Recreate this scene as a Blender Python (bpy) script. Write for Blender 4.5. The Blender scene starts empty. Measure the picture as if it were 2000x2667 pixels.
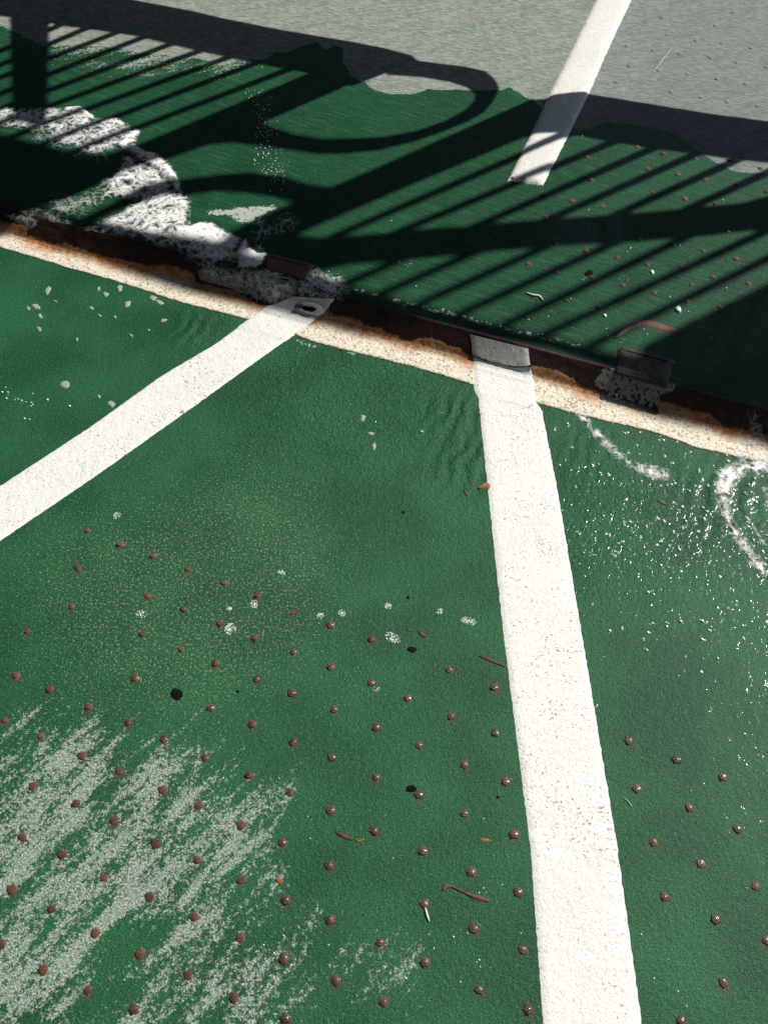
import bpy, bmesh, math, random
import numpy as np
from mathutils import Vector, Matrix, noise as mnoise
from mathutils.geometry import tessellate_polygon

random.seed(7); rng = np.random.default_rng(7)
SC = bpy.context.scene
COL = SC.collection
# ------------------------------------------------------------------ survey of the deck
HC = 1.6; F = 2593.0; PITCH = math.radians(55)      # eye height, lens, tilt
H = 0.046; AR = 0.042; HL = math.hypot(H, AR)        # height, run and face length of the sloping step
FWD = np.array([0, math.cos(PITCH), -math.sin(PITCH)]); UPV = np.array([0, math.sin(PITCH), math.cos(PITCH)])
def ray(x, y): return FWD*F + np.array([x-1000.0, 0, 0]) + UPV*(1333.5-y)
def at(x, y, z=0.0):
    d = ray(x, y); return np.array([0, 0, HC]) + d*((z-HC)/d[2])
# step line: u runs along it, v away from the eye
_tp = np.array([at(x, y, H)[:2] for x, y in ((211,592),(500,670),(1036,816),(1217,865),(1381,908),(1544,945),(1834,1024),(2000,1067))])
_c = _tp.mean(0); _, _, _vt = np.linalg.svd(_tp-_c); EU = _vt[0]*np.sign(_vt[0][0]); EV = np.array([-EU[1], EU[0]])
P0 = _c - EU*(_c@EU)*0
def uv_of(p): d = np.asarray(p)[..., :2]-P0; return np.stack([d@EU, d@EV], -1)
def xy_of(u, v): return P0 + np.multiply.outer(np.asarray(u), EU) + np.multiply.outer(np.asarray(v), EV)
def unroll(x, y):
    """a point of the photograph laid on deck / riser / foot as flat (u, w): w>0 raised deck, 0..-H riser, below that the near deck"""
    a = uv_of(at(x, y, H))
    if a[1] >= 0: return a
    d = ray(x, y); ov = -(P0@EV); dv = d[:2]@EV; k = H/AR
    t = (H+ov*k-HC)/(d[2]-dv*k); z = HC+t*d[2]
    if z > 0: return np.array([(t*d[:2]-P0)@EU, -HL*(1-z/H)])
    a = uv_of(at(x, y, 0)); return np.array([a[0], -HL+a[1]+AR])
def UN(pts): return np.array([unroll(*p) for p in pts])
def near(pts): return np.array([uv_of(at(x, y, 0)) for x, y in pts])
def far(pts): return np.array([uv_of(at(x, y, H)) for x, y in pts])
FOOT_W = 0.09; RF = 0.010
def foot_z(v): return 0.0009*np.clip((v+AR+FOOT_W)/0.006, 0, 1)
def _prof(w):
    if w >= 0: return w, H
    if w > -HL: return AR*w/HL, H+H*w/HL
    v = w+HL-AR; return v, float(foot_z(v))
def surf(u, w, off=0.0):
    """unrolled (u, w) -> world point lifted by off along the normal"""
    v, z = _prof(w)
    if abs(w+HL) < RF: 
        q = [_prof(w+k*RF*(1-abs(w+HL)/RF)) for k in (-1, 0, 1)]; v = sum(a[0] for a in q)/3; z = sum(a[1] for a in q)/3
    a = _prof(w-.002); b = _prof(w+.002); l = math.hypot(b[0]-a[0], b[1]-a[1]); nv, nz = -(b[1]-a[1])/l, (b[0]-a[0])/l
    if w < -HL-RF: nv, nz = 0, 1
    v += nv*off; z += nz*off
    p = P0+EU*u+EV*v
    return (p[0], p[1], z)
def sdf(pts, poly):
    """signed distance, positive inside"""
    pts = np.asarray(pts); poly = np.asarray(poly)
    dmin = np.full(len(pts), 1e9); ins = np.zeros(len(pts), bool)
    for a, b in zip(poly, np.roll(poly, -1, 0)):
        e = b-a; w = pts-a; t = np.clip((w@e)/max(e@e, 1e-12), 0, 1)
        q = w-np.outer(t, e); dmin = np.minimum(dmin, (q*q).sum(1))
        c = (a[1] > pts[:, 1]) != (b[1] > pts[:, 1])
        with np.errstate(divide='ignore', invalid='ignore'):
            ins ^= c & (pts[:, 0] < (b[0]-a[0])*(pts[:, 1]-a[1])/(b[1]-a[1]+1e-15)+a[0])
    d = np.sqrt(dmin); return np.where(ins, d, -d)
def sstep(a, b, x): t = np.clip((x-a)/(b-a), 0, 1); return t*t*(3-2*t)

# ------------------------------------------------------------------ node helper
class NT:
    def __init__(s, name):
        s.m = bpy.data.materials.new(name); s.m.use_nodes = True; s.t = s.m.node_tree; s.n = s.t.nodes; s.l = s.t.links
        s.b = s.n['Principled BSDF']; s.out = s.n['Material Output']
        s.co = s.n.new('ShaderNodeTexCoord').outputs['Object']
    def put(s, sock, v):
        if isinstance(v, bpy.types.NodeSocket): s.l.new(v, sock)
        elif isinstance(v, (tuple, list)): sock.default_value = tuple(v)+((1,) if len(v) == 3 and sock.type == 'RGBA' else ())
        else: sock.default_value = v
    def set(s, **k):
        names = dict(color='Base Color', rough='Roughness', metal='Metallic', spec='Specular IOR Level', coat='Coat Weight', crough='Coat Roughness',
                     normal='Normal', cnormal='Coat Normal', sss='Subsurface Weight', alpha='Alpha', ior='IOR', trans='Transmission Weight')
        for a, v in k.items(): s.put(s.b.inputs[names[a]], v)
        return s.m
    def map(s, rot=0, scale=(1,1,1), vec=None):
        # rotate first, then stretch
        r = s.n.new('ShaderNodeMapping'); s.put(r.inputs['Vector'], vec or s.co); r.inputs['Rotation'].default_value = (0, 0, rot)
        q = s.n.new('ShaderNodeMapping'); s.l.new(r.outputs[0], q.inputs['Vector']); q.inputs['Scale'].default_value = scale
        return q.outputs[0]
    def noise(s, scale, detail=3, rough=.55, vec=None, dist=0):
        k = s.n.new('ShaderNodeTexNoise'); s.put(k.inputs['Vector'], vec or s.co)
        k.inputs['Scale'].default_value = scale; k.inputs['Detail'].default_value = detail; k.inputs['Roughness'].default_value = rough; k.inputs['Distortion'].default_value = dist
        return k.outputs['Fac']
    def vor(s, scale, feature='F1', vec=None, out='Distance'):
        k = s.n.new('ShaderNodeTexVoronoi'); k.feature = feature; s.put(k.inputs['Vector'], vec or s.co); k.inputs['Scale'].default_value = scale
        return k.outputs[out]
    def wave(s, scale, dist, vec=None, dscale=2):
        k = s.n.new('ShaderNodeTexWave'); s.put(k.inputs['Vector'], vec or s.co); k.inputs['Scale'].default_value = scale
        k.inputs['Distortion'].default_value = dist; k.inputs['Detail Scale'].default_value = dscale; k.inputs['Detail'].default_value = 3
        return k.outputs['Fac']
    def attr(s, name):
        k = s.n.new('ShaderNodeAttribute'); k.attribute_name = name; return k.outputs['Fac']
    def op(s, o, a, b=0.0, c=None):
        k = s.n.new('ShaderNodeMath'); k.operation = o; s.put(k.inputs[0], a); s.put(k.inputs[1], b)
        if c is not None: s.put(k.inputs[2], c)
        return k.outputs[0]
    def add(s, a, b): return s.op('ADD', a, b)
    def mul(s, a, b): return s.op('MULTIPLY', a, b)
    def ramp(s, f, lo, hi, a=0.0, b=1.0):
        k = s.n.new('ShaderNodeMapRange'); k.interpolation_type = 'SMOOTHSTEP'; s.put(k.inputs[0], f)
        k.inputs[1].default_value = lo; k.inputs[2].default_value = hi; k.inputs[3].default_value = a; k.inputs[4].default_value = b
        return k.outputs[0]
    def mix(s, f, a, b):
        k = s.n.new('ShaderNodeMix'); k.data_type = 'RGBA'; s.put(k.inputs['Factor'], f)
        s.put([i for i in k.inputs if i.name == 'A' and i.type == 'RGBA'][0], a); s.put([i for i in k.inputs if i.name == 'B' and i.type == 'RGBA'][0], b)
        return [o for o in k.outputs if o.type == 'RGBA'][0]
    def bump(s, h, strength, dist=.001, normal=None):
        k = s.n.new('ShaderNodeBump'); s.put(k.inputs['Height'], h); s.put(k.inputs['Strength'], strength); k.inputs['Distance'].default_value = dist
        if normal is not None: s.l.new(normal, k.inputs['Normal'])
        return k.outputs[0]

# ------------------------------------------------------------------ object helpers
def link(name, me, mats=(), parent=None, smooth=False):
    o = bpy.data.objects.new(name, me); COL.objects.link(o)
    for m in (mats if isinstance(mats, (list, tuple)) else [mats]): me.materials.append(m)
    if smooth: me.polygons.foreach_set('use_smooth', [True]*len(me.polygons))
    if parent: o.parent = parent
    return o
def mesh(name, v, f):
    me = bpy.data.meshes.new(name); me.from_pydata([tuple(map(float, p)) for p in v], [], [tuple(map(int, q)) for q in f]); me.update(); return me
def tag(o, label, cat, group=None, kind=None):
    if label: o['label'] = label
    if cat: o['category'] = cat
    if group: o['group'] = group
    if kind: o['kind'] = kind
    return o
def fattr(me, name, vals):
    a = me.attributes.new(name, 'FLOAT', 'POINT'); a.data.foreach_set('value', np.asarray(vals, dtype=np.float32))
def grid_mesh(name, us, vs, zfun):
    UU, VV = np.meshgrid(us, vs); uv = np.stack([UU.ravel(), VV.ravel()], 1)
    xy = xy_of(uv[:, 0], uv[:, 1]); z = zfun(uv)
    v = np.column_stack([xy, z]); nx, ny = len(us), len(vs)
    i = (np.arange(ny-1)[:, None]*nx+np.arange(nx-1)[None]).ravel()
    f = np.stack([i, i+1, i+nx+1, i+nx], 1)
    me = bpy.data.meshes.new(name)
    me.vertices.add(len(v)); me.vertices.foreach_set('co', v.ravel())
    me.loops.add(f.size); me.loops.foreach_set('vertex_index', f.ravel())
    me.polygons.add(len(f)); me.polygons.foreach_set('loop_start', np.arange(len(f))*4); me.polygons.foreach_set('loop_total', np.full(len(f), 4))
    me.update(calc_edges=True); me.validate()
    me.polygons.foreach_set('use_smooth', [True]*len(f))
    return me, uv
K = 2000/1659.0
def S(pts): return [(x*K, y*K) for x, y in pts]

# ------------------------------------------------------------------ light, sky, camera
AZ = math.radians(35.5); EL = math.radians(48)
SUN = np.array([math.cos(EL)*math.cos(AZ), math.cos(EL)*math.sin(AZ), math.sin(EL)])
ld = bpy.data.lights.new('sun', 'SUN'); ld.energy = 5.0; ld.angle = math.radians(0.7); ld.color = (1.0, .955, .88)
lo = bpy.data.objects.new('sun', ld); COL.objects.link(lo); lo.location = (4, 3, 6)
lo.rotation_euler = Vector(-SUN).to_track_quat('-Z', 'Y').to_euler()
w = bpy.data.worlds.new('World'); SC.world = w; w.use_nodes = True
sk = w.node_tree.nodes.new('ShaderNodeTexSky'); sk.sky_type = 'NISHITA'; sk.sun_disc = False
sk.sun_elevation = EL; sk.sun_rotation = math.pi/2-AZ
bg = w.node_tree.nodes['Background']; bg.inputs[1].default_value = 0.05; w.node_tree.links.new(sk.outputs[0], bg.inputs[0])
cd = bpy.data.cameras.new('camera'); cd.sensor_fit = 'VERTICAL'; cd.sensor_height = 36; cd.lens = 36*F/2667; cd.clip_start = .02; cd.clip_end = 500
co = bpy.data.objects.new('camera', cd); COL.objects.link(co); co.location = (0, 0, HC); co.rotation_euler = (math.pi/2-PITCH, 0, 0)
SC.camera = co
SC.view_settings.view_transform = 'Standard'; SC.view_settings.look = 'None'; SC.view_settings.gamma = 1; SC.view_settings.exposure = 0.15

# ------------------------------------------------------------------ materials
def deck_paint(name, raised):
    t = NT(name)
    fine = t.noise(520, 2, .6); mid = t.noise(60, 4, .6); big = t.noise(5, 4, .55); grain = t.noise(240, 3, .7)
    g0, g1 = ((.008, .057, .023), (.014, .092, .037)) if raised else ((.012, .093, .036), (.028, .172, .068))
    c = t.mix(t.ramp(big, .3, .7), g0, g1)
    c = t.mix(t.ramp(fine, .34, .68), t.mix(.72, c, (.003, .020, .010)), c)
    c = t.mix(t.ramp(t.noise(330, 2, .6), .55, .35, 0, .55), c, (.004, .03, .016))
    c = t.mix(t.ramp(t.noise(280, 2, .5), .5, .72, 0, .45), c, (.02, .15, .075))
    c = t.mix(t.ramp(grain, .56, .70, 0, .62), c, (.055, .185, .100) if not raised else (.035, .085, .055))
    # brownish grit showing through
    c = t.mix(t.ramp(t.noise(210, 2, .5), .62, .70, 0, .6), c, (.075, .06, .05))
    if not raised:
        sp = t.add(t.noise(250, 3, .66), t.mul(t.attr('speck'), .135))
        c = t.mix(t.ramp(sp, .645, .70, 0, .62), c, t.mix(t.ramp(t.noise(120), .4, .6), (.34, .26, .19), (.30, .36, .28)))
    else:
        st = t.noise(1, 4, .6, t.map(.45, (14, 130, 20)))
        c = t.mix(t.ramp(st, .46, .70, 0, .6), c, (.030, .115, .062))
    if not raised:
        rb = t.add(t.attr('rust'), t.mul(t.op('SUBTRACT', t.noise(140, 4, .65), .5), 1.5))
        c = t.mix(t.ramp(rb, .45, 1.0, 0, .62), c, (.085, .045, .026))
        c = t.mix(t.ramp(t.noise(1, 5, .65, t.map(.75, (7, 46, 20))), .60, .74, 0, .42), c, (.007, .045, .022))
        c = t.mix(t.ramp(t.noise(1, 5, .7, t.map(-.9, (9, 120, 30))), .66, .74, 0, .35), c, (.10, .18, .13))
    # dried salt, in streaks along the run-off
    stk = t.noise(1, 5, .6, t.map(-.86 if not raised else -.35, (11, 44, 30)))
    stk2 = t.noise(1, 3, .6, t.map(-.86 if not raised else -.35, (70, 190, 60)))
    sal = t.add(t.mul(t.attr('salt'), 9.0), t.add(t.mul(t.op('SUBTRACT', stk, .5), 2.9), t.mul(t.op('SUBTRACT', stk2, .5), .9)))
    sal = t.add(sal, t.mul(t.op('SUBTRACT', t.noise(1, 3, .6, t.map(-.8 if not raised else -.35, (6, 17, 10))), .5), 3.2))
    grn = t.noise(330, 3, .7)
    sal = t.add(sal, t.add(t.mul(t.op('SUBTRACT', grn, .5), 1.5), t.mul(t.op('SUBTRACT', t.noise(130, 3, .65), .5), 3.2)))
    sfac = t.ramp(sal, .0, .75, 0, .86)
    salt_c = t.mix(t.ramp(grn, .42, .66), (.14, .22, .175), (.58, .59, .54))
    if raised:
        # the part the water has not reached: bare, chalky, brushed paint
        br = t.noise(1, 5, .7, t.map(.25, (46, 210, 60))); br2 = t.noise(1, 3, .6, t.map(-.3, (9, 30, 20)))
        dry_l = t.mix(t.ramp(br, .36, .64), (.165, .225, .19), (.42, .44, .40))
        dry_r = t.mix(t.ramp(br, .36, .64), (.165, .20, .192), (.31, .33, .325))
        dc = t.mix(t.attr('right'), dry_l, dry_r)
        dc = t.mix(t.ramp(br2, .4, .75, 0, .35), dc, (.10, .13, .12))
        dc = t.mix(t.ramp(t.noise(430, 2, .6), .35, .7, .45, 0), dc, (.07, .09, .08))
        wn = t.add(t.mul(t.op('SUBTRACT', t.noise(28, 4, .6), .5), .022), t.mul(t.op('SUBTRACT', t.noise(160, 3, .6), .5), .006))
        dfac = t.ramp(t.add(t.attr('dry'), wn), -.0015, .0015)
        c = t.mix(sfac, c, salt_c); c = t.mix(dfac, c, dc)
        dryness = t.op('MAXIMUM', dfac, sfac)
    else:
        c = t.mix(sfac, c, salt_c); dryness = sfac
    # white fizz drifting on the water
    fz = t.op('SUBTRACT', t.mul(t.attr('fizz'), 1.15), t.ramp(t.noise(95, 4, .7), .3, .68))
    ff = t.mul(t.ramp(fz, -.02, .25, 0, .85), t.ramp(t.vor(420), .1, .55, .5, 1))
    c = t.mix(ff, c, (.48, .52, .49))
    wet = t.op('SUBTRACT', 1.0, dryness)
    h1 = t.add(t.mul(t.noise(300, 3, .65), .7), t.mul(t.noise(110, 3, .6), .8))
    nb = t.bump(h1, .75 if not raised else .55, .0026)
    # ripples on the film of water
    rp = t.noise(120, 3, .55, t.map(.5, (1, .75, 1)), 1.0)
    rl = t.wave(9, 5.5, t.map(.42 if not raised else .2, (1, 1, 1)), 1.6)
    rip = t.add(t.mul(t.mul(rp, t.attr('ripple')), 2.3 if not raised else 2.2), t.mul(t.mul(rl, t.attr('ripline')), 1.6))
    nb2 = t.bump(rip, .8, .0030, nb)
    cb = t.bump(t.add(t.mul(t.noise(42, 2, .5), 1.6 if not raised else 1.0), t.mul(h1, .22)), .5, .0024 if not raised else .0005)
    cb = t.bump(rip, .35, .0018, cb)
    return t.set(color=c, rough=t.ramp(wet, 0, 1, .85, .5), spec=t.ramp(wet, 0, 1, .1, .25 if not raised else .12), coat=t.mul(wet, .5 if not raised else t.add(.22, t.mul(t.attr('ripple'), 1.5))), crough=.07 if not raised else t.op('SUBTRACT', .07, t.mul(t.attr('ripple'), .09)), normal=nb2, cnormal=cb, ior=1.4)
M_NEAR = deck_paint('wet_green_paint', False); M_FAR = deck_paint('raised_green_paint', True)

def white_paint(name, col, col2, speck, bumpd=.0016):
    t = NT(name)
    n = t.noise(300, 3, .6); s = t.noise(200, 2, .55)
    c = t.mix(t.ramp(n, .3, .7), col2, col)
    dens = t.ramp(t.noise(9, 4, .65), .35, .70, -.05, .06)
    c = t.mix(t.ramp(t.add(s, dens), .635-speck, .70-speck, 0, .8), c, t.mix(t.noise(40), (.11, .08, .06), (.27, .22, .17)))
    c = t.mix(t.ramp(t.noise(26, 4, .65), .68, .78, 0, .5), c, (.55, .38, .18))
    c = t.mix(t.ramp(t.noise(12, 4, .6), .45, .8, 0, .3), c, (.55, .55, .52))
    h = t.add(n, t.mul(t.noise(120, 3, .6), 1.2))
    return t.set(color=c, rough=.55, spec=.3, normal=t.bump(h, .6, bumpd))
M_WHITE = white_paint('white_line_paint', (.80, .80, .78), (.66, .66, .645), .0)
M_WHITE2 = white_paint('dull_white_paint', (.76, .75, .735), (.61, .60, .585), -.02)  # slightly greyer white, for the stripe on the raised deck

def step_mat():
    t = NT('step_paint_and_rust')
    n1 = t.noise(90, 4, .65); n2 = t.noise(330, 3, .6); n3 = t.noise(14, 4, .6)
    cream = t.mix(t.ramp(n2, .3, .65), (.52, .46, .36), (.84, .77, .65))
    cream = t.mix(t.ramp(t.add(t.noise(150, 3, .6), t.mul(t.noise(9), .12)), .60, .70, 0, .8), cream, (.15, .19, .13))
    cream = t.mix(t.ramp(t.noise(75, 4, .7), .55, .75, 0, .55), cream, (.50, .26, .11))
    # e: distance below the broken paint edge (m)
    e = t.add(t.attr('edge'), t.add(t.mul(t.op('SUBTRACT', n1, .5), .014), t.mul(t.op('SUBTRACT', t.noise(26, 4, .7), .5), .016)))
    e2 = t.add(e, t.mul(t.op('SUBTRACT', t.noise(22, 4, .65), .5), .05))
    orange = t.mix(t.ramp(n1, .35, .65), (.30, .095, .025), (.55, .26, .095))
    brown = t.mix(t.ramp(n1, .35, .65), (.030, .013, .010), (.066, .025, .017))
    brown = t.mix(t.ramp(n3, .4, .7), brown, (.024, .014, .012))
    c = t.mix(t.ramp(e2, .002, .046), orange, cream)
    c = t.mix(t.ramp(t.add(e, t.mul(t.noise(30), .004)), .0015, .005), brown, c)
    c = t.mix(t.ramp(t.op('ABSOLUTE', e), .0028, .0012, 0, .5), c, (.50, .27, .12))
    # pale scratches and salt on the bare steel
    c = t.mix(t.mul(t.ramp(t.noise(1, 4, .7, t.map(-.4, (40, 160, 90))), .62, .72, 0, .35), t.ramp(e, 0, -.004)), c, (.14, .13, .15))
    # scale patches: dark green paint with pale growth
    p = t.add(t.attr('patch'), t.mul(t.op('SUBTRACT', n1, .5), .012))
    pc = t.mix(t.ramp(t.add(t.noise(150, 3, .6, t.map(.5, (1, .45, 1))), t.mul(t.attr('growth'), .3)), .58, .66), (.008, .02, .016), (.30, .31, .29))
    c = t.mix(t.ramp(p, -.001, .001), c, pc)
    h = t.add(t.mul(n1, 1.0), t.mul(n2, .5))
    h = t.add(h, t.mul(t.ramp(e, -.002, .003), .9))
    return t.set(color=c, rough=.6, spec=.35, normal=t.bump(h, .7, .0028), coat=.15, crough=.25)
M_STEP = step_mat()

def rust_mat(name, a, b, rough=.38, coat=.5, bd=.0012):
    t = NT(name); n = t.noise(260, 3, .6); m = t.noise(900, 2, .6)
    oi = t.n.new('ShaderNodeObjectInfo').outputs['Random']
    c = t.mix(t.ramp(t.add(n, t.mul(t.op('SUBTRACT', oi, .5), .25)), .3, .7), a, b)
    return t.set(color=c, rough=rough, spec=.5, coat=coat, crough=.12, normal=t.bump(t.add(n, m), .5, bd))
M_STUD = rust_mat('rusty_stud_steel', (.028, .013, .012), (.080, .032, .024), .38, .5, .002)
M_STUDF = rust_mat('matt_rusty_stud', (.042, .015, .011), (.120, .042, .028), .7, .05, .0026)
M_STUDD = rust_mat('painted_over_stud', (.15, .15, .145), (.22, .215, .21), .7, 0)
M_HALO = rust_mat('rust_ring', (.055, .028, .014), (.15, .075, .032), .8, 0)
M_SCAR = rust_mat('rust_scar', (.055, .018, .012), (.13, .05, .025), .6, .2)
M_SCARO = rust_mat('orange_rust', (.20, .07, .02), (.36, .17, .06), .7, .1)
M_TAR = rust_mat('black_tar', (.004, .004, .004), (.009, .009, .009), .95, 0); M_TAR.node_tree.nodes['Principled BSDF'].inputs['Specular IOR Level'].default_value = .1
M_BRACK = rust_mat('bracket_steel', (.022, .020, .018), (.045, .03, .024), .55, .2, .002)
M_BRACKR = rust_mat('bracket_rust', (.09, .035, .025), (.16, .07, .05), .6, .2, .002)
def plain(name, c, rough=.5, metal=0.0, spec=.5):
    t = NT(name); n = t.noise(60, 3); return t.set(color=t.mix(t.ramp(n, .3, .7), c, tuple(x*.85 for x in c)), rough=rough, metal=metal, spec=spec)
M_RAIL = plain('grey_rail_paint', (.10, .10, .11), .7, 0, .2); M_HOSE = plain('black_hose_rubber', (.02, .02, .02), .8, 0, .2); M_STEEL = plain('polished_steel', (.85, .83, .80), .26, 1.0)
M_FIBRE = plain('pale_fibre', (.55, .6, .56), .6)
def foam_mat():
    t = NT('sea_foam'); d = t.attr('dens')
    lace = t.noise(26, 4, .65, None, .6); fine = t.noise(210, 3, .65); cell = t.vor(120)
    wv = t.n.new('ShaderNodeVectorMath'); wv.operation = 'MULTIPLY_ADD'; kn = t.n.new('ShaderNodeTexNoise'); kn.inputs['Scale'].default_value = 22; t.l.new(t.co, kn.inputs['Vector'])
    t.l.new(kn.outputs['Color'], wv.inputs[0]); wv.inputs[1].default_value = (.05, .05, .05); t.l.new(t.co, wv.inputs[2])
    web = t.vor(44, 'DISTANCE_TO_EDGE', wv.outputs[0]); web2 = t.vor(110, 'DISTANCE_TO_EDGE', wv.outputs[0])
    strand = t.add(t.ramp(web, .0, .40, .42, -.34), t.ramp(web2, .0, .4, .28, -.22))
    f = t.add(t.op('SUBTRACT', t.mul(d, 1.6), 1.06), t.add(t.add(strand, t.mul(t.op('SUBTRACT', lace, .5), 2.2)), t.add(t.mul(t.op('SUBTRACT', fine, .5), .9), t.mul(t.op('SUBTRACT', .35, cell), .25))))
    a = t.ramp(f, -.75, .95, 0, .95)
    c = t.mix(t.ramp(f, .0, .7), (.66, .68, .68), (.84, .84, .84))
    t.set(color=c, rough=.6, spec=.3, alpha=a, normal=t.bump(t.add(t.mul(t.noise(420, 3, .6), 1), t.mul(strand, .5)), .25, .0015), sss=0)
    return t.m
M_FOAM = foam_mat()
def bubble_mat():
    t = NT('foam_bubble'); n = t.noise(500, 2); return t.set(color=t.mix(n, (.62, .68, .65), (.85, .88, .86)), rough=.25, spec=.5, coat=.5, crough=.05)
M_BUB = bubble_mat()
def fleck_mat():
    t = NT('foam_fleck'); n = t.noise(420, 3, .65); return t.set(color=t.mix(t.ramp(n, .35, .65), (.10, .20, .15), (.44, .47, .43)), rough=.5, spec=.4, normal=t.bump(n, .6, .002))
M_FLECK = fleck_mat()

# ------------------------------------------------------------------ the two decks
def axis(lo, hi, step, ext):
    a = list(np.arange(lo, hi+1e-6, step)); s = step; l = [a[0]]; r = [a[-1]]
    while l[-1] > -ext: s *= 1.5; l.append(l[-1]-s)
    s = step
    while r[-1] < ext: s *= 1.5; r.append(r[-1]+s)
    return np.array(l[:0:-1]+a+r[1:])
_cs = [uv_of(at(x, y, 0)) for x, y in ((0,643),(2000,1210),(0,2667),(2000,2667))]
ulo = min(c[0] for c in _cs)-.08; uhi = max(c[0] for c in _cs)+.08; vlo = min(c[1] for c in _cs)-.05
us = axis(ulo, uhi, .006, 12)
vs = axis(vlo, 0.0, .006, 12); vs = vs[vs <= 1e-6]; vs[-1] = 0.0
me, uv = grid_mesh('deck', us, vs, lambda q: np.zeros(len(q)))
SALT_N = [near(S([(-60,1640),(10,1625),(60,1610),(130,1592),(205,1588),(240,1640),(300,1640),(345,1600),(378,1632),(395,1690),(430,1640),(455,1650),(460,1690),(520,1720),(585,1718),(604,1765),(598,1830),(560,1860),(520,1905),(440,1945),(370,1985),(290,2005),(250,2055),(190,2120),(150,2240),(-60,2240)])),
          near(S([(415,2000),(470,1960),(545,1948),(555,1985),(500,2030),(450,2060),(410,2100),(360,2140),(330,2180),(310,2240),(210,2240),(240,2170),(300,2120),(360,2060)])),
          near(S([(395,2240),(420,2150),(490,2100),(560,2060),(620,2075),(640,2120),(600,2200),(560,2240)])),
          near(S([(555,1890),(596,1880),(596,1912),(575,1950),(562,1925)]))]
SALT_W = near(S([(640,2120),(700,2060),(800,2040),(870,2060),(850,2110),(760,2190),(700,2240),(600,2240)]))
sal = np.max([sdf(uv, p) for p in SALT_N], 0); sal = np.maximum(sal, np.minimum(sdf(uv, SALT_W), .004)-.035)
hole = near(S([(255,2000),(330,1985),(420,1965),(400,2000),(320,2050),(260,2110),(200,2180),(170,2212),(215,2100)]))
sal = np.where(sdf(uv, hole) > 0, np.minimum(sal, -.03), sal)
fattr(me, 'salt', np.clip(sal+.004, -.3, .046))
def bl(c, r, wgt=1.0):
    q = near([c])[0]; return wgt*np.exp(-((uv-q)**2).sum(1)/(2*r*r))
BACK = S([(260,1177),(331,1202),(406,1229),(484,1260),(556,1287),(320,1288),(397,1317),(475,1348),(550,1378),(155,1311),(307,1370),(392,1403),(59,1364),(36,1460),(107,1490),(190,1147),(169,1227),(11,1556),(89,1592)])
MID = S([(714,1350),(802,1381),(970,1447),(1068,1485),(634,1409),(715,1441),(803,1475),(881,1508),(975,1548),(1070,1583),(466,1433),(555,1467),(631,1498),(722,1533),(812,1572),(905,1610),(1002,1652),(1092,1689),(293,1465),(456,1530),(545,1565),(633,1603),(717,1637),(812,1679),(905,1717),(1003,1758),(1110,1803),(191,1528),(278,1562),(355,1597),(444,1637),(539,1674),(627,1713),(715,1751),(808,1795),(913,1838),(1017,1884),(1119,1928),(611,1821),(711,1870),(917,1953),(1023,2006),(1129,2052),(617,1945),(713,1987),(821,2036),(917,2079),(1035,2138),(1140,2182),(613,2070),(726,2118),(828,2165),(617,2200)])
SALTY = S([(178,1632),(257,1666),(352,1706),(430,1740),(521,1783),(72,1697),(165,1737),(247,1773),(338,1823),(427,1858),(521,1901),(49,1808),(135,1845),(225,1896),(323,1938),(420,1980),(519,2026),(27,1922),(113,1964),(207,2016),(303,2061),(405,2106),(505,2155),(3,2040),(95,2095),(190,2140),(290,2180)])
RIGHT = [(1761,1979),(1881,2024),(1657,2054),(1794,2104),(1919,2159),(1701,2195),(1824,2250),(1966,2309),(1729,2337),(1862,2395),(1994,2449),(1883,2561),(1774,2660),(1636,1930)]
rs = np.zeros(len(uv))
for p in near(BACK+MID+SALTY+RIGHT): d2 = ((uv-p-np.array([.003, -.004]))**2).sum(1); rs = np.maximum(rs, random.uniform(.5, 1.1)*np.exp(-d2/(2*.0105**2)))
fattr(me, 'rust', rs)
spk = bl((330,1640), .17, .50)+bl((700,1420), .12, .34)+bl((560,1560), .13, .34)+bl((160,1420), .12, .28)+bl((640,1250), .13, .25)+bl((700,1640), .12, .22)
fattr(me, 'speck', np.clip(spk, 0, .62))
rip = bl((850,1000), .16, .9)+bl((1050,1050), .14, .6)+bl((1560,1250), .17, .42)+bl((1850,1350), .16, .3)+bl((560,830), .07, .6)+bl((1480,1400), .15, .4)
fattr(me, 'ripple', np.clip(rip, 0, 1))
fattr(me, 'ripline', np.clip(bl((1180,1080), .045)+bl((1215,1200), .05, .8)+bl((505,850), .035, .8)+bl((1880,1290), .06, .9)+bl((1530,1180), .05, .5), 0, 1))
def poly_near(pts, feather, wgt): return wgt*sstep(-feather*.3, feather, sdf(uv, near(pts)))
fz = np.zeros(len(uv))
fz = np.maximum(fz, poly_near([(765,880),(800,888),(830,900),(825,915),(770,893)], .01, .6)); fz = np.maximum(fz, poly_near([(900,910),(935,920),(930,930),(905,925)], .006, .6))
fz = np.maximum(fz, poly_near([(0,1000),(80,1030),(140,1075),(60,1080),(0,1050)], .05, .25))
fattr(me, 'fizz', fz)
tag(link('deck', me, M_NEAR), 'wet green painted steel deck in front of the rusty step', 'deck', kind='structure')

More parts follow.
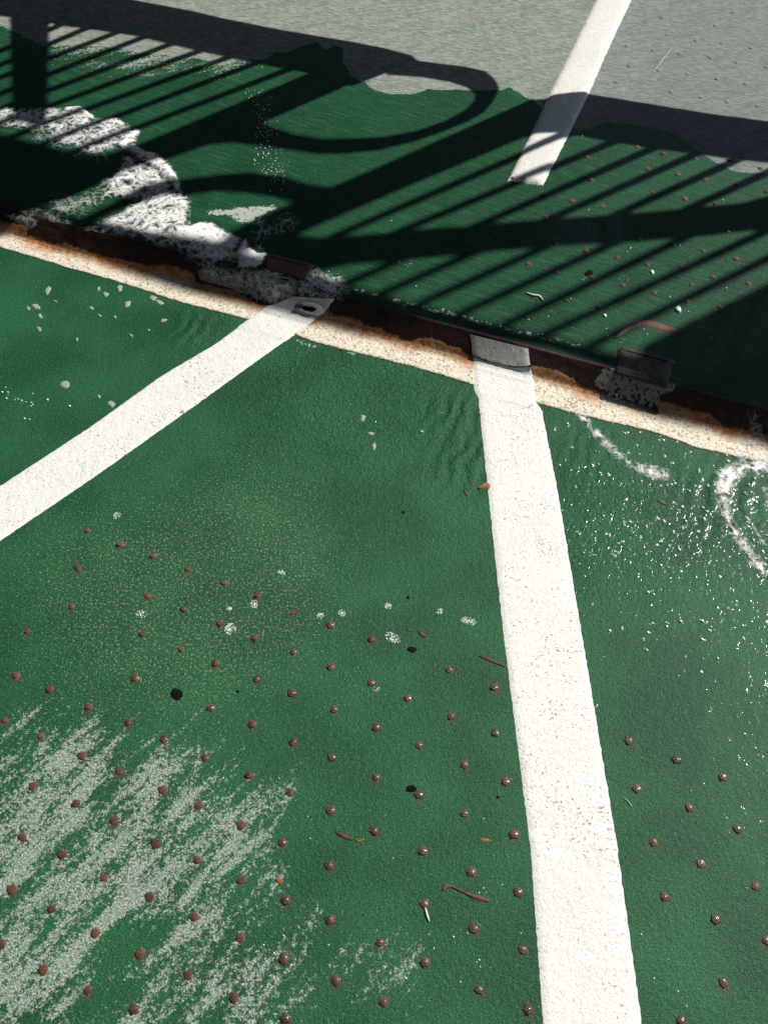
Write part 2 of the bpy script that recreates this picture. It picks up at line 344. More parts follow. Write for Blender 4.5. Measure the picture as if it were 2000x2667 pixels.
_cs = [uv_of(at(x, y, H)) for x, y in ((0,0),(2000,0),(0,590),(2000,1067))]
us2 = axis(min(c[0] for c in _cs)-.06, max(c[0] for c in _cs)+.06, .007, 12)
vs2 = axis(0.0, max(c[1] for c in _cs)+.05, .007, 12); vs2 = vs2[vs2 >= -1e-6]; vs2[0] = 0.004
me, uv = grid_mesh('raised_deck', us2, vs2, lambda q: np.full(len(q), H))
WETEDGE = [(-300,40),(0,66),(100,110),(180,118),(280,122),(400,140),(500,150),(560,160),(635,155),(689,155),(718,136),(747,139),(776,123),(798,119),(827,107),(841,127),(859,127),(870,118),(888,123),(895,163),(914,199),(942,213),(951,212),(972,234),(1012,243),(1059,248),(1092,241),(1117,232),(1182,234),(1236,236),(1298,234),(1330,227),(1348,241),(1388,263),(1450,320),(1508,341),(1537,334),(1574,321),(1631,321),(1689,330),(1744,345),(1780,363),(1820,397),(1848,413),(1906,446),(1950,451),(2000,450),(2300,430)]
q = far(WETEDGE); dryp = np.vstack([q, [[9, q[-1][1]], [9, 9], [-9, 9], [-9, q[0][1]]]])
fattr(me, 'dry', np.clip(sdf(uv, dryp), -.1, .1))
SALT_F = [far([(60,70),(230,75),(300,80),(440,112),(520,132),(640,158),(600,172),(540,178),(480,182),(420,180),(440,165),(380,160),(330,165),(290,150),(230,160),(180,150),(120,130)])]
fattr(me, 'salt', np.clip(np.max([sdf(uv, p) for p in SALT_F], 0)*1.0-.004, -.3, .05))
strip = far([(1500,-200),(1650,-200),(1420,470),(1310,470)]); fattr(me, 'right', sstep(-.15, .25, (uv[:, 0]-far([(1480,250)])[0][0])))
def blf(c, r, wgt=1.0):
    q = far([c])[0]; return wgt*np.exp(-((uv-q)**2).sum(1)/(2*r*r))
fattr(me, 'ripple', np.clip(blf((690,330), .2, .12), 0, .5)); fattr(me, 'ripline', np.zeros(len(uv)))
def poly_far(pts, feather, wgt): return wgt*sstep(-feather*.3, feather, sdf(uv, far(pts)))
fz = poly_far([(913,745),(1000,765),(1100,790),(1200,812),(1300,838),(1420,868),(1530,898),(1535,912),(1400,884),(1250,846),(1080,805),(920,762)], .012, .42)
fz = np.maximum(fz, poly_far([(526,548),(570,544),(650,536),(716,531),(728,541),(690,560),(649,582),(625,585),(600,566),(540,560)], .012, .85))
fz = np.maximum(fz, poly_far([(1000,680),(1060,700),(1120,708),(1100,690),(1040,672)], .02, .35))
fattr(me, 'fizz', fz)
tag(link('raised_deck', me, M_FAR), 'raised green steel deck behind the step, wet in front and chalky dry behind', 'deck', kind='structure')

# ------------------------------------------------------------------ the step between them
def edge_curve():
    pts = UN([(-300,480),(0,578),(66,590),(75,614),(145,639),(175,636),(289,675),(386,693),(434,690),(500,711),(512,738),(615,762),(681,795),(760,812),(821,829),(845,812),(938,835),(950,850),(1000,862),(1062,890),(1101,880),(1152,894),(1200,907),(1222,934),(1300,946),(1388,955),(1453,970),(1489,984),(1515,1010),(1554,1020),(1640,1040),(1718,1047),(1841,1080),(1881,1110),(2000,1136),(2400,1240)])
    pts = pts[np.argsort(pts[:, 0])]; return pts
EDGE = edge_curve()
SU = np.concatenate([np.linspace(-9, ulo-.4, 30)[:-1], np.arange(ulo-.4, uhi+.4, .005), np.linspace(uhi+.4, 9, 30)[1:]])
def ribbon(name, SU, ws, off, wob=0.0):
    v = []; uvl = []
    for u in SU:
        for wv in ws:
            o = off
            if wob and -HL < wv < -.004: o += wob*(mnoise.noise((u*22, wv*60, 3.1))+.5*mnoise.noise((u*70, wv*120, 7.7)))
            v.append(surf(u, wv, o)); uvl.append((u, wv))
    n = len(ws); f = [(i*n+j, i*n+j+1, (i+1)*n+j+1, (i+1)*n+j) for i in range(len(SU)-1) for j in range(n-1)]
    return mesh(name, v, f), np.array(uvl)
root = bpy.data.objects.new('deck_step', None); COL.objects.link(root); p = xy_of(0.0, 0.0); root.location = (p[0], p[1], 0)
tag(root, 'rusty brown steel step with broken cream paint along its foot', 'step')
def add_part(name, me, mats, par, smooth=False):
    o = link(name, me, mats, par, smooth); o.matrix_parent_inverse = Matrix.Translation(-par.location); return o
CREAM_LO = np.array([unroll(*p) for p in ((0,645),(90,671),(181,700),(289,729),(380,758),(452,783),(600,821),(643,832),(770,873),(800,886),(907,915),(983,933),(1070,955),(1200,993),(1229,1003),(1403,1053),(1525,1086),(1707,1128),(1816,1168),(1906,1188),(2000,1208))])
PATCHES = [UN([(1545,995),(1570,962),(1617,962),(1675,977),(1747,995),(1758,1005),(1751,1020),(1718,1027),(1711,1052),(1715,1081),(1700,1081),(1559,1042),(1559,1013)]),
           UN([(519,705),(537,690),(619,705),(706,702),(751,712),(779,736),(769,763),(736,778),(709,793),(682,797),(661,787),(613,760),(601,751),(522,727)])]
def step_piece(name, ws, off, wob):
    me, uv = ribbon(name, SU, ws, off, wob)
    e = np.interp(uv[:, 0], EDGE[:, 0], EDGE[:, 1])-uv[:, 1]
    fattr(me, 'edge', e)
    fattr(me, 'patch', np.clip(np.max([sdf(uv, p) for p in PATCHES], 0), -.05, .05))
    fattr(me, 'growth', np.clip((uv[:, 1]+HL*.95)/.025, -1, .6))
    return add_part(name, me, M_STEP, root, True)
def foot_piece():
    # cream painted foot: its front edge wanders a little, as brushed paint does
    ws_n = 22; v = []; uvl = []
    for u in SU:
        w0 = np.interp(u, CREAM_LO[:, 0], CREAM_LO[:, 1]) if CREAM_LO[0, 0] < u < CREAM_LO[-1, 0] else (CREAM_LO[0, 1] if u < 0 else CREAM_LO[-1, 1])
        w0 = min(w0, -HL-.02); w0 += .0022*mnoise.noise((u*70, 1.3, 0))+.0015*mnoise.noise((u*220, 4.3, 0))
        p = P0+EU*u+EV*(w0+HL-AR); v.append((p[0], p[1], -.002)); uvl.append((u, w0))
        for k in range(ws_n):
            s = k/(ws_n-1); wv = w0+.001+(-HL+RF+.006-w0)*s**.9
            x, y, z = surf(u, wv, .0012+.0008*mnoise.noise((u*40, wv*40, 9)))
            if wv < -HL-RF: z = .0012+.0008*mnoise.noise((u*40, wv*40, 9))*min(1, s*8)+.0004
            v.append((x, y, z)); uvl.append((u, wv))
    n = ws_n+1; f = [(i*n+j, i*n+j+1, (i+1)*n+j+1, (i+1)*n+j) for i in range(len(SU)-1) for j in range(n-1)]
    me = mesh('painted_foot', v, f); uv = np.array(uvl)
    fattr(me, 'edge', np.interp(uv[:, 0], EDGE[:, 0], EDGE[:, 1])-uv[:, 1])
    fattr(me, 'patch', np.clip(np.max([sdf(uv, p) for p in PATCHES], 0), -.05, .05)); fattr(me, 'growth', np.clip((uv[:, 1]+HL*.95)/.025, -1, .6))
    return add_part('painted_foot', me, M_STEP, root, True)
step_piece('riser', np.concatenate([[.005], [.003, .001, 0.0, -.0015], np.linspace(-.005, -HL+RF, 14)]), .001, .0008)['label'] = 'rusty brown bare face of the step'
foot_piece()['label'] = 'cream painted foot of the step with orange rust edge'

# ------------------------------------------------------------------ painted lines
def stripe(name, left, right, raise_mid, label, mat, off=.0018, step=.004, ragged=.0010, unr=True, endjit=0.0):
    L = np.array([unroll(*p) if unr else uv_of(at(*p, H)) for p in left]); R = np.array([unroll(*p) if unr else uv_of(at(*p, H)) for p in right])
    # march both edges together
    def resample(P, n):
        d = np.concatenate([[0], np.cumsum(np.linalg.norm(np.diff(P, axis=0), axis=1))]); s = np.linspace(0, d[-1], n)
        return np.stack([np.interp(s, d, P[:, 0]), np.interp(s, d, P[:, 1])], 1)
    v = []; rows = 0; NW = 18
    for a in range(len(L)-1):
        n = max(2, int(np.linalg.norm(L[a+1]-L[a])/step)); 
        for k in range(n+(a == len(L)-2)):
            s = k/n; l = L[a]+(L[a+1]-L[a])*s; r = R[a]+(R[a+1]-R[a])*s
            d = (r-l)/np.linalg.norm(r-l)
            jl = ragged*(mnoise.noise((l[0]*110, l[1]*110, 2))+.6*mnoise.noise((l[0]*190, l[1]*190, 5))); jr = ragged*(mnoise.noise((r[0]*110, r[1]*110, 8))+.6*mnoise.noise((r[0]*190, r[1]*190, 3)))
            l = l+d*jl; r = r+d*jr
            for j in range(NW+1):
                t = j/NW; q = l+(r-l)*t
                if j in (0, NW): o = -.002
                else: o = (off+(.0015 if q[1] > -HL-.02 and unr else 0))*min(1, min(j, NW-j)*.7)+raise_mid*(1-(2*t-1)**4)+.0006*mnoise.noise((q[0]*80, q[1]*80, 0))
                if endjit and rows < 3: q = q+np.array([0, 1])*endjit*(mnoise.noise((q[0]*50, 0, 1))+.5*mnoise.noise((q[0]*160, 0, 4)))
                if endjit: o *= (-.3, .25, .6, .85)[min(rows, 3)] if rows < 4 else 1
                v.append(surf(q[0], q[1], o))
            rows += 1
    n = NW+1; f = [(i*n+j, i*n+j+1, (i+1)*n+j+1, (i+1)*n+j) for i in range(rows-1) for j in range(NW)]
    me = mesh(name, v, [q[::-1] for q in f]); bm = bmesh.new(); bm.from_mesh(me); bmesh.ops.recalc_face_normals(bm, faces=bm.faces)
    if sum(q.normal.z*q.calc_area() for q in bm.faces) < 0: bmesh.ops.reverse_faces(bm, faces=bm.faces)
    bm.to_mesh(me); bm.free()
    return tag(link(name, me, mat, None, True), label, 'painted line', 'white painted deck lines')
stripe('painted_stripe', [(1440,3000),(1405,2667),(1372,2200),(1302,1640),(1262,1260),(1240,1040),(1229,1003),(1226,932),(1218,869)],
       [(1735,3000),(1680,2667),(1614,2200),(1520,1640),(1455,1260),(1417,1075),(1403,1053),(1389,957),(1381,909)], 0, 'long white painted stripe running from the step towards the viewer', M_WHITE)
stripe('painted_stripe', [(-900,1855),(0,1262),(240,1105),(420,975),(560,893),(643,832),(690,797),(700,794),(760,772)],
       [(-900,2030),(0,1415),(240,1252),(480,1082),(640,966),(770,873),(840,822),(858,806),(876,779)], 0, 'slanting white painted stripe meeting the step at the rusty ring', M_WHITE)
stripe('painted_stripe', [(1319,473),(1345,420),(1394,320),(1435,230),(1490,120),(1549,0),(1700,-300)], [(1415,484),(1440,435),(1478,360),(1534,246),(1580,140),(1645,0),(1800,-300)], .005,
       'short dull white raised stripe on the raised deck crossed by shadows', M_WHITE2, off=.0035, unr=False, ragged=.0022, endjit=.012)

# ------------------------------------------------------------------ hinge brackets standing in the step
def bracket(pts, label, mat, seed):
    """hinge leaf lying over the deck edge and down the step: four photo corners, back edge first"""
    Q = UN(pts); c = Q.mean(0); r = bpy.data.objects.new('hinge_bracket', None); COL.objects.link(r); p = xy_of(c[0], 0); r.location = (p[0], p[1], 0); tag(r, label, 'bracket', 'steel brackets along the step')
    def leaf(name, A, B, C, D, th, m, n=18):
        # quad A B (back) C D (front), thick shell following the step
        v = []; 
        for j in range(n+1):
            t = j/n; l = A+(D-A)*t; rr = B+(C-B)*t
            for i in range(n+1):
                q = l+(rr-l)*i/n; e = min(i, n-i, j, n-j); jit = .0016*mnoise.noise((q[0]*60+seed, q[1]*60, 1))
                o = th*(0 if e == 0 else (.85 if e == 1 else 1))+(.0007*mnoise.noise((q[0]*90, q[1]*90, seed)) if e else 0)
                v.append(surf(q[0]+(jit if i in (0, n) else 0), q[1]+(jit if j in (0, n) else 0), .0012+o))
        f = [(j*(n+1)+i, (j+1)*(n+1)+i, (j+1)*(n+1)+i+1, j*(n+1)+i+1) for j in range(n) for i in range(n)]
        return add_part(name, mesh(name, v, f), m, r, False)
    A, B, C, D = Q
    leaf('plate', A, B, C, D, .0048, mat)
    leaf('back_weld', A+np.array([-.002,.006]), B+np.array([.003,.006]), B+np.array([.003,-.005]), A+np.array([-.002,-.005]), .0062, mat, 10)
    return r
bracket([(1610,911),(1751,946),(1735,1012),(1596,975)], 'dark steel bracket over the step edge above the right pale crusted patch', M_BRACK, 1)
bracket([(694,668),(815,697),(800,735),(690,705)], 'rusty bracket at the step edge under the breaking foam', M_BRACKR, 2)

# rusty ring bitten out of the paint where the slanting stripe meets the step
def blob(name, pts, z, mat, label, cat, group=None, height=.002, dome=True, flatv=None, parent=None):
    """low irregular lump over a photo outline lying on the deck at height z"""
    P = np.array([at(x, y, z)[:2] for x, y in pts]); c = P.mean(0)
    rings = [(1.0, -.001), (.93, .35), (.75, .75), (.45, .95)] if dome else [(1.0, -.001), (.96, .8), (.6, 1.0)]
    v = []; n = len(P)
    for s, hh in rings:
        for q in P:
            d = c+(q-c)*s; v.append((d[0], d[1], z+max(hh*height, -.001)+(height*.25*mnoise.noise((d[0]*300, d[1]*300, 0)) if hh > 0 else 0)))
    v.append((c[0], c[1], z+height)); f = []
    for k in range(len(rings)-1):
        for i in range(n): j = (i+1) % n; f.append((k*n+i, k*n+j, (k+1)*n+j, (k+1)*n+i))
    k = len(rings)-1
    for i in range(n): f.append((k*n+i, k*n+(i+1) % n, len(v)-1))
    me = mesh(name, v, f); bm = bmesh.new(); bm.from_mesh(me); bmesh.ops.recalc_face_normals(bm, faces=bm.faces)
    if sum(q.normal.z for q in bm.faces) < 0: bmesh.ops.reverse_faces(bm, faces=bm.faces)
    bm.to_mesh(me); bm.free()
    return tag(link(name, me, mat, parent, True), label, cat, group)
def smooth_outline(pts, n=28, jit=1.0, seed=0):
    pts = np.array(pts, float); m = len(pts); out = []
    for i in range(n):
        t = i*m/n; k = int(t); fr = t-k; p0, p1, p2, p3 = (pts[(k+d) % m] for d in (-1, 0, 1, 2))
        q = .5*((2*p1)+(-p0+p2)*fr+(2*p0-5*p1+4*p2-p3)*fr**2+(-p0+3*p1-3*p2+p3)*fr**3)
        out.append(q+jit*np.array([mnoise.noise((i*1.7, seed, 0)), mnoise.noise((i*1.7, seed, 9))]))
    return out
def oval(cx, cy, rx, ry, rot=0, n=18, jit=1.5, seed=0):
    r = math.radians(rot); o = []
    for i in range(n):
        a = 2*math.pi*i/n; x, y = rx*math.cos(a), ry*math.sin(a); k = 1+jit*.1*mnoise.noise((math.cos(a)*1.3+seed*3.1, math.sin(a)*1.3, seed))
        o.append((cx+k*(x*math.cos(r)-y*math.sin(r)), cy+k*(x*math.sin(r)+y*math.cos(r))))
    return o
def eye_ring():
    # on the riser: a flat oval of white paint with a rusted hole
    def lump(name, pts, h, mat, par):
        Q = [unroll(*p) for p in pts]; c = np.mean(Q, 0); v = []; n = len(Q)
        for s, hh in ((1, 0), (.9, .8), (.5, 1)):
            for q in Q: d = c+(np.array(q)-c)*s; v.append(surf(d[0], d[1], .0035+hh*h))
        v.append(surf(c[0], c[1], .0035+h)); f = [(k*n+i, k*n+(i+1) % n, (k+1)*n+(i+1) % n, (k+1)*n+i) for k in range(2) for i in range(n)]+[(2*n+i, 2*n+(i+1) % n, 3*n) for i in range(n)]
        o = link(name, mesh(name, v, f), mat, None, True)
        if par: o.parent = par
        return o
    a = lump('paint_ring', oval(812, 803, 36, 16, 14, 24, 1, 3), .003, M_WHITE, None)
    tag(a, 'oval of white paint with a rusted hole on the step edge', 'paint chip')
    lump('rusted_hole', [(x, y) for x, y in oval(808, 805, 19, 8, 10, 18, 5, 6)], .0055, M_TAR, a)
    lump('rust_flake', oval(782, 798, 13, 7, -20, 14, 5, 2), .0055, M_SCAR, a)
eye_ring()
def crack(pts, wd, label):
    # ragged dark split along the foot of the step
    Q = UN(pts); d = np.concatenate([[0], np.cumsum(np.linalg.norm(np.diff(Q, axis=0), axis=1))]); v = []; n = 70
    for i in range(n):
        s_ = d[-1]*i/(n-1); a, b = np.interp(s_, d, Q[:, 0]), np.interp(s_, d, Q[:, 1]); w_ = wd*(.35+.9*abs(mnoise.noise((s_*70, 1, 0)))+.8*max(0, mnoise.noise((s_*24, 4, 0))))*min(1, i/3, (n-1-i)/3)
        for k, o in ((-1, .0022), (-.4, .0046), (.6, .0046), (1.2, .0022)): v.append(surf(a, b+w_*k, o))
    f = [(i*4+k, (i+1)*4+k, (i+1)*4+k+1, i*4+k+1) for i in range(n-1) for k in range(3)]
    tag(link('paint_crack', mesh('paint_crack', v, f), M_SCARB, None, True), label, 'paint crack')
M_SCARB = rust_mat('dark_rust_crack', (.012, .007, .006), (.05, .02, .012), .8, 0)
crack([(1224,926),(1245,931),(1275,942),(1305,949),(1337,956),(1365,955),(1390,952)], .0035, 'dark rusty crack across the long stripe at the foot of the step')

# ------------------------------------------------------------------ studs
def stud_proto(name, mats, dome_h=.0031, r=.0052, halo=.0080, seed=0, flat=False):
    v = []; f = []; n = 30; prof = [(halo, -.0006), (halo*.92, .0006), (r*1.1, .0011), (r*1.0, .0022), (r*.9, dome_h*.62), (r*.68, dome_h*.86), (r*.38, dome_h*.98)]
    if flat: prof = [(halo, -.0006), (halo*.9, .0006), (r*1.1, .001), (r, .0018), (r*.9, .0026), (r*.7, .0029), (r*.4, .0026)]
    for k, (rr, z) in enumerate(prof):
        for i in range(n):
            a = 2*math.pi*i/n; q = rr
            if k < 2: q *= 1+.42*mnoise.noise((math.cos(a)*2+seed*5, math.sin(a)*2, k*.3))+.16*mnoise.noise((math.cos(a)*6+seed*5, math.sin(a)*6, 2))
            elif k <= 4: q *= 1+.16*mnoise.noise((math.cos(a)*2+seed*5, math.sin(a)*2, 1))
            v.append((q*math.cos(a), q*math.sin(a), z+(.0003*mnoise.noise((math.cos(a)*3, math.sin(a)*3, k+seed)) if k > 2 else 0)))
    v.append((0, 0, dome_h if not flat else .0024))
    for k in range(len(prof)-1):
        for i in range(n): j = (i+1) % n; f.append((k*n+i, k*n+j, (k+1)*n+j, (k+1)*n+i))
    k = len(prof)-1
    for i in range(n): f.append((k*n+i, k*n+(i+1) % n, len(v)-1))
    me = mesh(name, v, f)
    for m in mats: me.materials.append(m)
    for p in me.polygons:
        p.use_smooth = True; p.material_index = 1 if p.index < 2*n else 0
    return me
NS = {'shiny': [stud_proto('deck_stud', (M_STUD, M_HALO), seed=s) for s in range(5)],
      'matt': [stud_proto('deck_stud', (M_STUDF, M_HALO), .0030, .0056, .0088, s+10) for s in range(4)],
      'worn': [stud_proto('deck_stud', (M_SCAR, M_HALO), .002, .0048, .0084, s+20, True) for s in range(3)],
      'dry': [stud_proto('deck_stud', (M_STUDD, M_STUDD), .0026, .0060, .0085, s+30) for s in range(3)]}
def studs(pts, z, kind, label, group, smin=.9, smax=1.12):
    for x, y in pts:
        o = bpy.data.objects.new('deck_stud', random.choice(NS[kind])); COL.objects.link(o)
        o.location = at(x, y, z); o.rotation_euler = (random.uniform(-.06, .06), random.uniform(-.06, .06), random.uniform(0, 6.28)); s = random.uniform(smin, smax); o.scale = (s*random.uniform(.93, 1.07), s*random.uniform(.93, 1.07), s)
        tag(o, label, 'stud', group)
studs(BACK, 0, 'worn', 'small worn flat rust stud in the pale speckled part of the green deck', 'worn rust studs among the pale specks', .75, 1.05)
studs(MID, 0, 'shiny', 'rusty domed steel stud on clean wet green paint left of the long stripe', 'rusty studs between the salt patch and the long stripe')
studs(SALTY, 0, 'matt', 'rusty domed steel stud standing in the streaked white salt patch', 'rusty studs in the salt patch', .78, 1.02)
studs(RIGHT, 0, 'shiny', 'dark glossy domed stud on the green deck right of the long white stripe', 'glossy studs right of the long stripe', .95, 1.1)
FARW = [(1488,523),(1568,537),(1650,553),(1699,502),(1783,517),(1862,530),(1420,565),(1446,635),(1526,653),(1606,671),(1665,622),(1684,688),(1376,688),(1450,708),(1540,722),(1621,743),(1703,762),(1475,782),(1558,800),(1751,635),(1831,654),(1895,603),(1917,674),(1855,721),(1948,738),(1773,694),(1800,740),(1789,785),(1874,800),(1527,408),(1539,469),(1416,507),(1659,383),(1726,400),(1811,413),(1686,439),(1764,454),(1836,467),(1917,480),(1979,439),(1899,417),(1997,498)]
studs(FARW, H, 'matt', 'small rusty stud on the wet green raised deck among the bar shadows', 'rusty studs on the wet raised deck', .78, 1.0)
FARD = [(1723,45),(1862,66),(1907,32),(1738,90),(1812,105),(1878,113),(1955,125),(1700,131),(1770,140),(1848,149),(1919,164),(1994,174),(1639,172),(1714,182),(1791,193),(1866,206),(1941,218),(1604,214),(1747,239),(1824,253),(1893,265),(1971,275),(1633,120)]
studs(FARD, H, 'dry', 'faint painted over stud on the dry grey raised deck', 'painted over studs on the dry grey deck', .8, 1.0)

# ------------------------------------------------------------------ rust scars, tar, fibres
def scar(pts, z, label, mat=M_SCAR, h=.0022, n=36, jit=2.0, seed=1):
    # a ridge: strip of quads between the two halves of the outline
    P = smooth_outline(pts, n, jit, seed); half = n//2; v = []; rows = []
    for i in range(half+1):
        a = np.array(P[i]); b = np.array(P[(n-i) % n]); r = []
        for k, t in enumerate((0, .2, .5, .8, 1)):
            q = at(*(a+(b-a)*t), z); r.append(len(v)); v.append((q[0], q[1], z-.001 if k in (0, 4) else z+h*(.7 if k != 2 else 1)*(1+.5*mnoise.noise((i*.5, k, seed)))))
        rows.append(r)
    f = [(rows[i][k], rows[i][k+1], rows[i+1][k+1], rows[i+1][k]) for i in range(half) for k in range(4)]
    me = mesh('rust_scar', v, f); bm = bmesh.new(); bm.from_mesh(me); bmesh.ops.remove_doubles(bm, verts=bm.verts, dist=1e-5); bmesh.ops.recalc_face_normals(bm, faces=bm.faces)
    if sum(q.normal.z for q in bm.faces) < 0: bmesh.ops.reverse_faces(bm, faces=bm.faces)
    bm.to_mesh(me); bm.free()
    tag(link('rust_scar', me, mat, None, True), label, 'rust scar', 'rust scars on the deck')
def c2(x0, y0, f, pts): return [(x0+f*x, y0+f*y) for x, y in pts]
scar(c2(1150, 2150, .1808, [(10,930),(30,830),(130,850),(250,910),(420,970),(560,1000),(690,1095),(600,1115),(480,1070),(330,990),(150,905),(50,940)]), 0, 'long dark rust scar near the bottom, left of the long stripe')
scar(c2(950, 1500, .3014, [(985,690),(1080,705),(1150,735),(1212,765),(1208,785),(1140,770),(1060,740),(1010,715)]), 0, 'thin rust scar touching the left edge of the long stripe', h=.002)
scar(S([(725,1798),(745,1800),(762,1810),(757,1817),(738,1811)]), 0, 'short rust scar between two studs low in the middle', h=.002)
scar(S([(766,1812),(778,1814),(787,1810),(784,1817),(772,1820)]), 0, 'tiny hooked rust scar beside the short scar', h=.0015, mat=M_SCARO)
scar(S([(620,1328),(636,1316),(648,1318),(636,1327)]), 0, 'small slanted rust mark above the stud rows', h=.0018)
scar(c2(950, 1500, .3014, [(460,480),(500,485),(535,520),(510,535),(470,510)]), 0, 'small brown rust mark beside the black oval spot', h=.002)
scar(c2(950, 1500, .3014, [(360,460),(395,450),(410,465),(385,480)]), 0, 'tiny rust speck above the black oval spot', h=.0015)
scar(c2(1000, 1200, .6027, [(405,120),(435,95),(455,100),(455,125),(430,125)]), 0, 'orange rust bloom on the upper left edge of the long stripe', mat=M_SCARO, h=.0045)
scar(c2(1000, 1200, .6027, [(345,125),(358,130),(362,152),(350,150)]), 0, 'small red rust mark just left of the orange bloom', h=.0018)
scar(c2(1500, 1150, .3014, [(700,505),(740,510),(790,545),(760,550),(715,530)]), 0, 'brown rust mark under the ripples on the right', h=.0018)
scar(c2(1300, 500, .4219, [(715,905),(760,830),(820,795),(920,790),(1000,808),(1095,848),(1075,872),(1000,866),(900,832),(830,842),(770,880)]), H, 'curved orange rust scar on the raised deck by the bracket', mat=M_SCAR, h=.0035)
scar([(718,2288),(730,2284),(738,2296),(726,2304)], 0, 'small orange rust chip at the right tip of the salt patch', mat=M_SCARO, h=.002)
scar(S([(1035,1813),(1050,1810),(1062,1817),(1048,1820)]), 0, 'faint orange rust smear beside the long stripe', mat=M_SCARO, h=.0008)
blob('tar_spot', oval(460, 1808, 17, 15, 0, 14, 3, 1), 0, M_TAR, 'round black tar spot beside a red stud on the left', 'tar spot', 'black spots on the deck')
blob('tar_spot', oval(1073, 1692, 13, 8, 4, 14, 2, 2), 0, M_TAR, 'black oval tar spot in the middle of the deck', 'tar spot', 'black spots on the deck')
blob('tar_spot', oval(1071, 2054, 15, 10, -10, 12, 5, 3), 0, M_TAR, 'ragged black tar spot left of a stud near the long stripe', 'tar spot', 'black spots on the deck')
blob('tar_spot', oval(1533, 712, 13, 9, -8, 14, 3, 4), H, M_TAR, 'black tar spot on the raised deck among the bar shadows', 'tar spot', 'black spots on the deck')
for k, (x, y) in enumerate([(619, 1801), (1050, 1334), (1296, 2076), (1062, 1556)]):
    blob('tar_speck', oval(x, y, 5, 4, 0, 10, 3, k), 0, M_TAR, 'tiny black speck on the green deck', 'tar spot', 'tiny black specks', height=.0012)
def fibre(name, pts, z, r, label, mat=M_FIBRE, lift=.0015):
    v = []; f = []; n = 6; P = [np.array(at(x, y, z)) for x, y in pts]; Q = []
    for i in range(len(P)-1):
        for k in range(4): Q.append(P[i]+(P[i+1]-P[i])*k/4)
    Q.append(P[-1])
    for i, q in enumerate(Q):
        d = Q[min(i+1, len(Q)-1)]-Q[max(i-1, 0)]; d /= np.linalg.norm(d); sd = np.array([-d[1], d[0], 0]); rr = r*(math.sin(math.pi*(i+.6)/(len(Q)+.2))**.5)
        for k in range(n): a = 2*math.pi*k/n; v.append(q+sd*rr*math.cos(a)+np.array([0, 0, lift+rr*math.sin(a)]))
    for i in range(len(Q)-1):
        for k in range(n): f.append((i*n+k, i*n+(k+1) % n, (i+1)*n+(k+1) % n, (i+1)*n+k))
    f += [tuple(range(n))[::-1], tuple(range((len(Q)-1)*n, len(Q)*n))]
    tag(link(name, mesh(name, v, f), mat, None, True), label, 'fibre')
fibre('pale_fibre', c2(1600, 1950, .2411, [(95,530),(140,565),(165,600),(190,640)]), 0, .0006, 'thin pale curved fibre lying right of the long stripe')
fibre('pale_fibre', c2(1500, 0, .3014, [(665,630),(745,520),(825,420)]), H, .0009, 'straight pale straw on the dry grey deck')
fibre('pale_fibre', c2(1300, 500, .4219, [(165,625),(205,640),(245,645),(272,675)]), H, .0032, 'pale curled scrap on the raised deck between bar shadows')
fibre('pale_fibre', c2(1000, 2000, .6027, [(178,605),(185,635),(195,665)]), 0, .0022, 'pale drip below a stud left of the long stripe')
blob('white_scrap', smooth_outline(c2(1300, 500, .4219, [(1080,725),(1100,705),(1120,720),(1118,745),(1090,742)]), 14, 2, 3), H, M_BUB, 'white scrap beside the dark corner on the raised deck', 'scrap', height=.006)
blob('white_scrap', smooth_outline(c2(1300, 500, .4219, [(638,760),(652,755),(662,768),(648,775)]), 12, 1, 5), H, M_BUB, 'smaller white scrap in front of the curved rust scar', 'scrap', height=.004)
blob('white_scrap', smooth_outline(c2(1300, 500, .4219, [(928,490),(945,485),(956,500),(940,510)]), 12, 1, 6), H, M_BUB, 'white scrap in front of a stud on the raised deck', 'scrap', height=.004)

# ------------------------------------------------------------------ foam
def bubbles(pts_r, z):
    v = []; f = []; n = 7
    for (x, y), r, fl in pts_r:
        b = len(v)
        for k, (cr, cz) in enumerate(((1, -.1), (.92, .4), (.55, .85))):
            for i in range(n): a = 2*math.pi*(i+.5*k)/n; v.append((x+r*cr*math.cos(a), y+r*cr*math.sin(a), z+r*cz*fl))
        v.append((x, y, z+r*fl))
        for k in range(2):
            for i in range(n): j = (i+1) % n; f.append((b+k*n+i, b+k*n+j, b+(k+1)*n+j, b+(k+1)*n+i))
        for i in range(n): f.append((b+2*n+i, b+2*n+(i+1) % n, b+3*n))
    return v, f
def cluster(cx, cy, rx, ry, rot, label, n=60, z=0):
    c = at(cx, cy, z); px = np.linalg.norm(at(cx+1, cy, z)-c); L = []
    for _ in range(n):
        r = math.sqrt(random.random()); a = random.uniform(0, 6.283); x, y = r*rx*math.cos(a)*px, r*ry*1.25*math.sin(a)*px; t = -math.radians(rot)
        L.append(((c[0]+x*math.cos(t)-y*math.sin(t), c[1]+x*math.sin(t)+y*math.cos(t)), random.uniform(.0006, .0014)*(1.15-.4*r), .7))
    v, f = bubbles(L, z)
    tag(link('foam_bubbles', mesh('foam_bubbles', v, f), M_BUB, None, True), label, 'foam', 'bubble clusters on the deck')
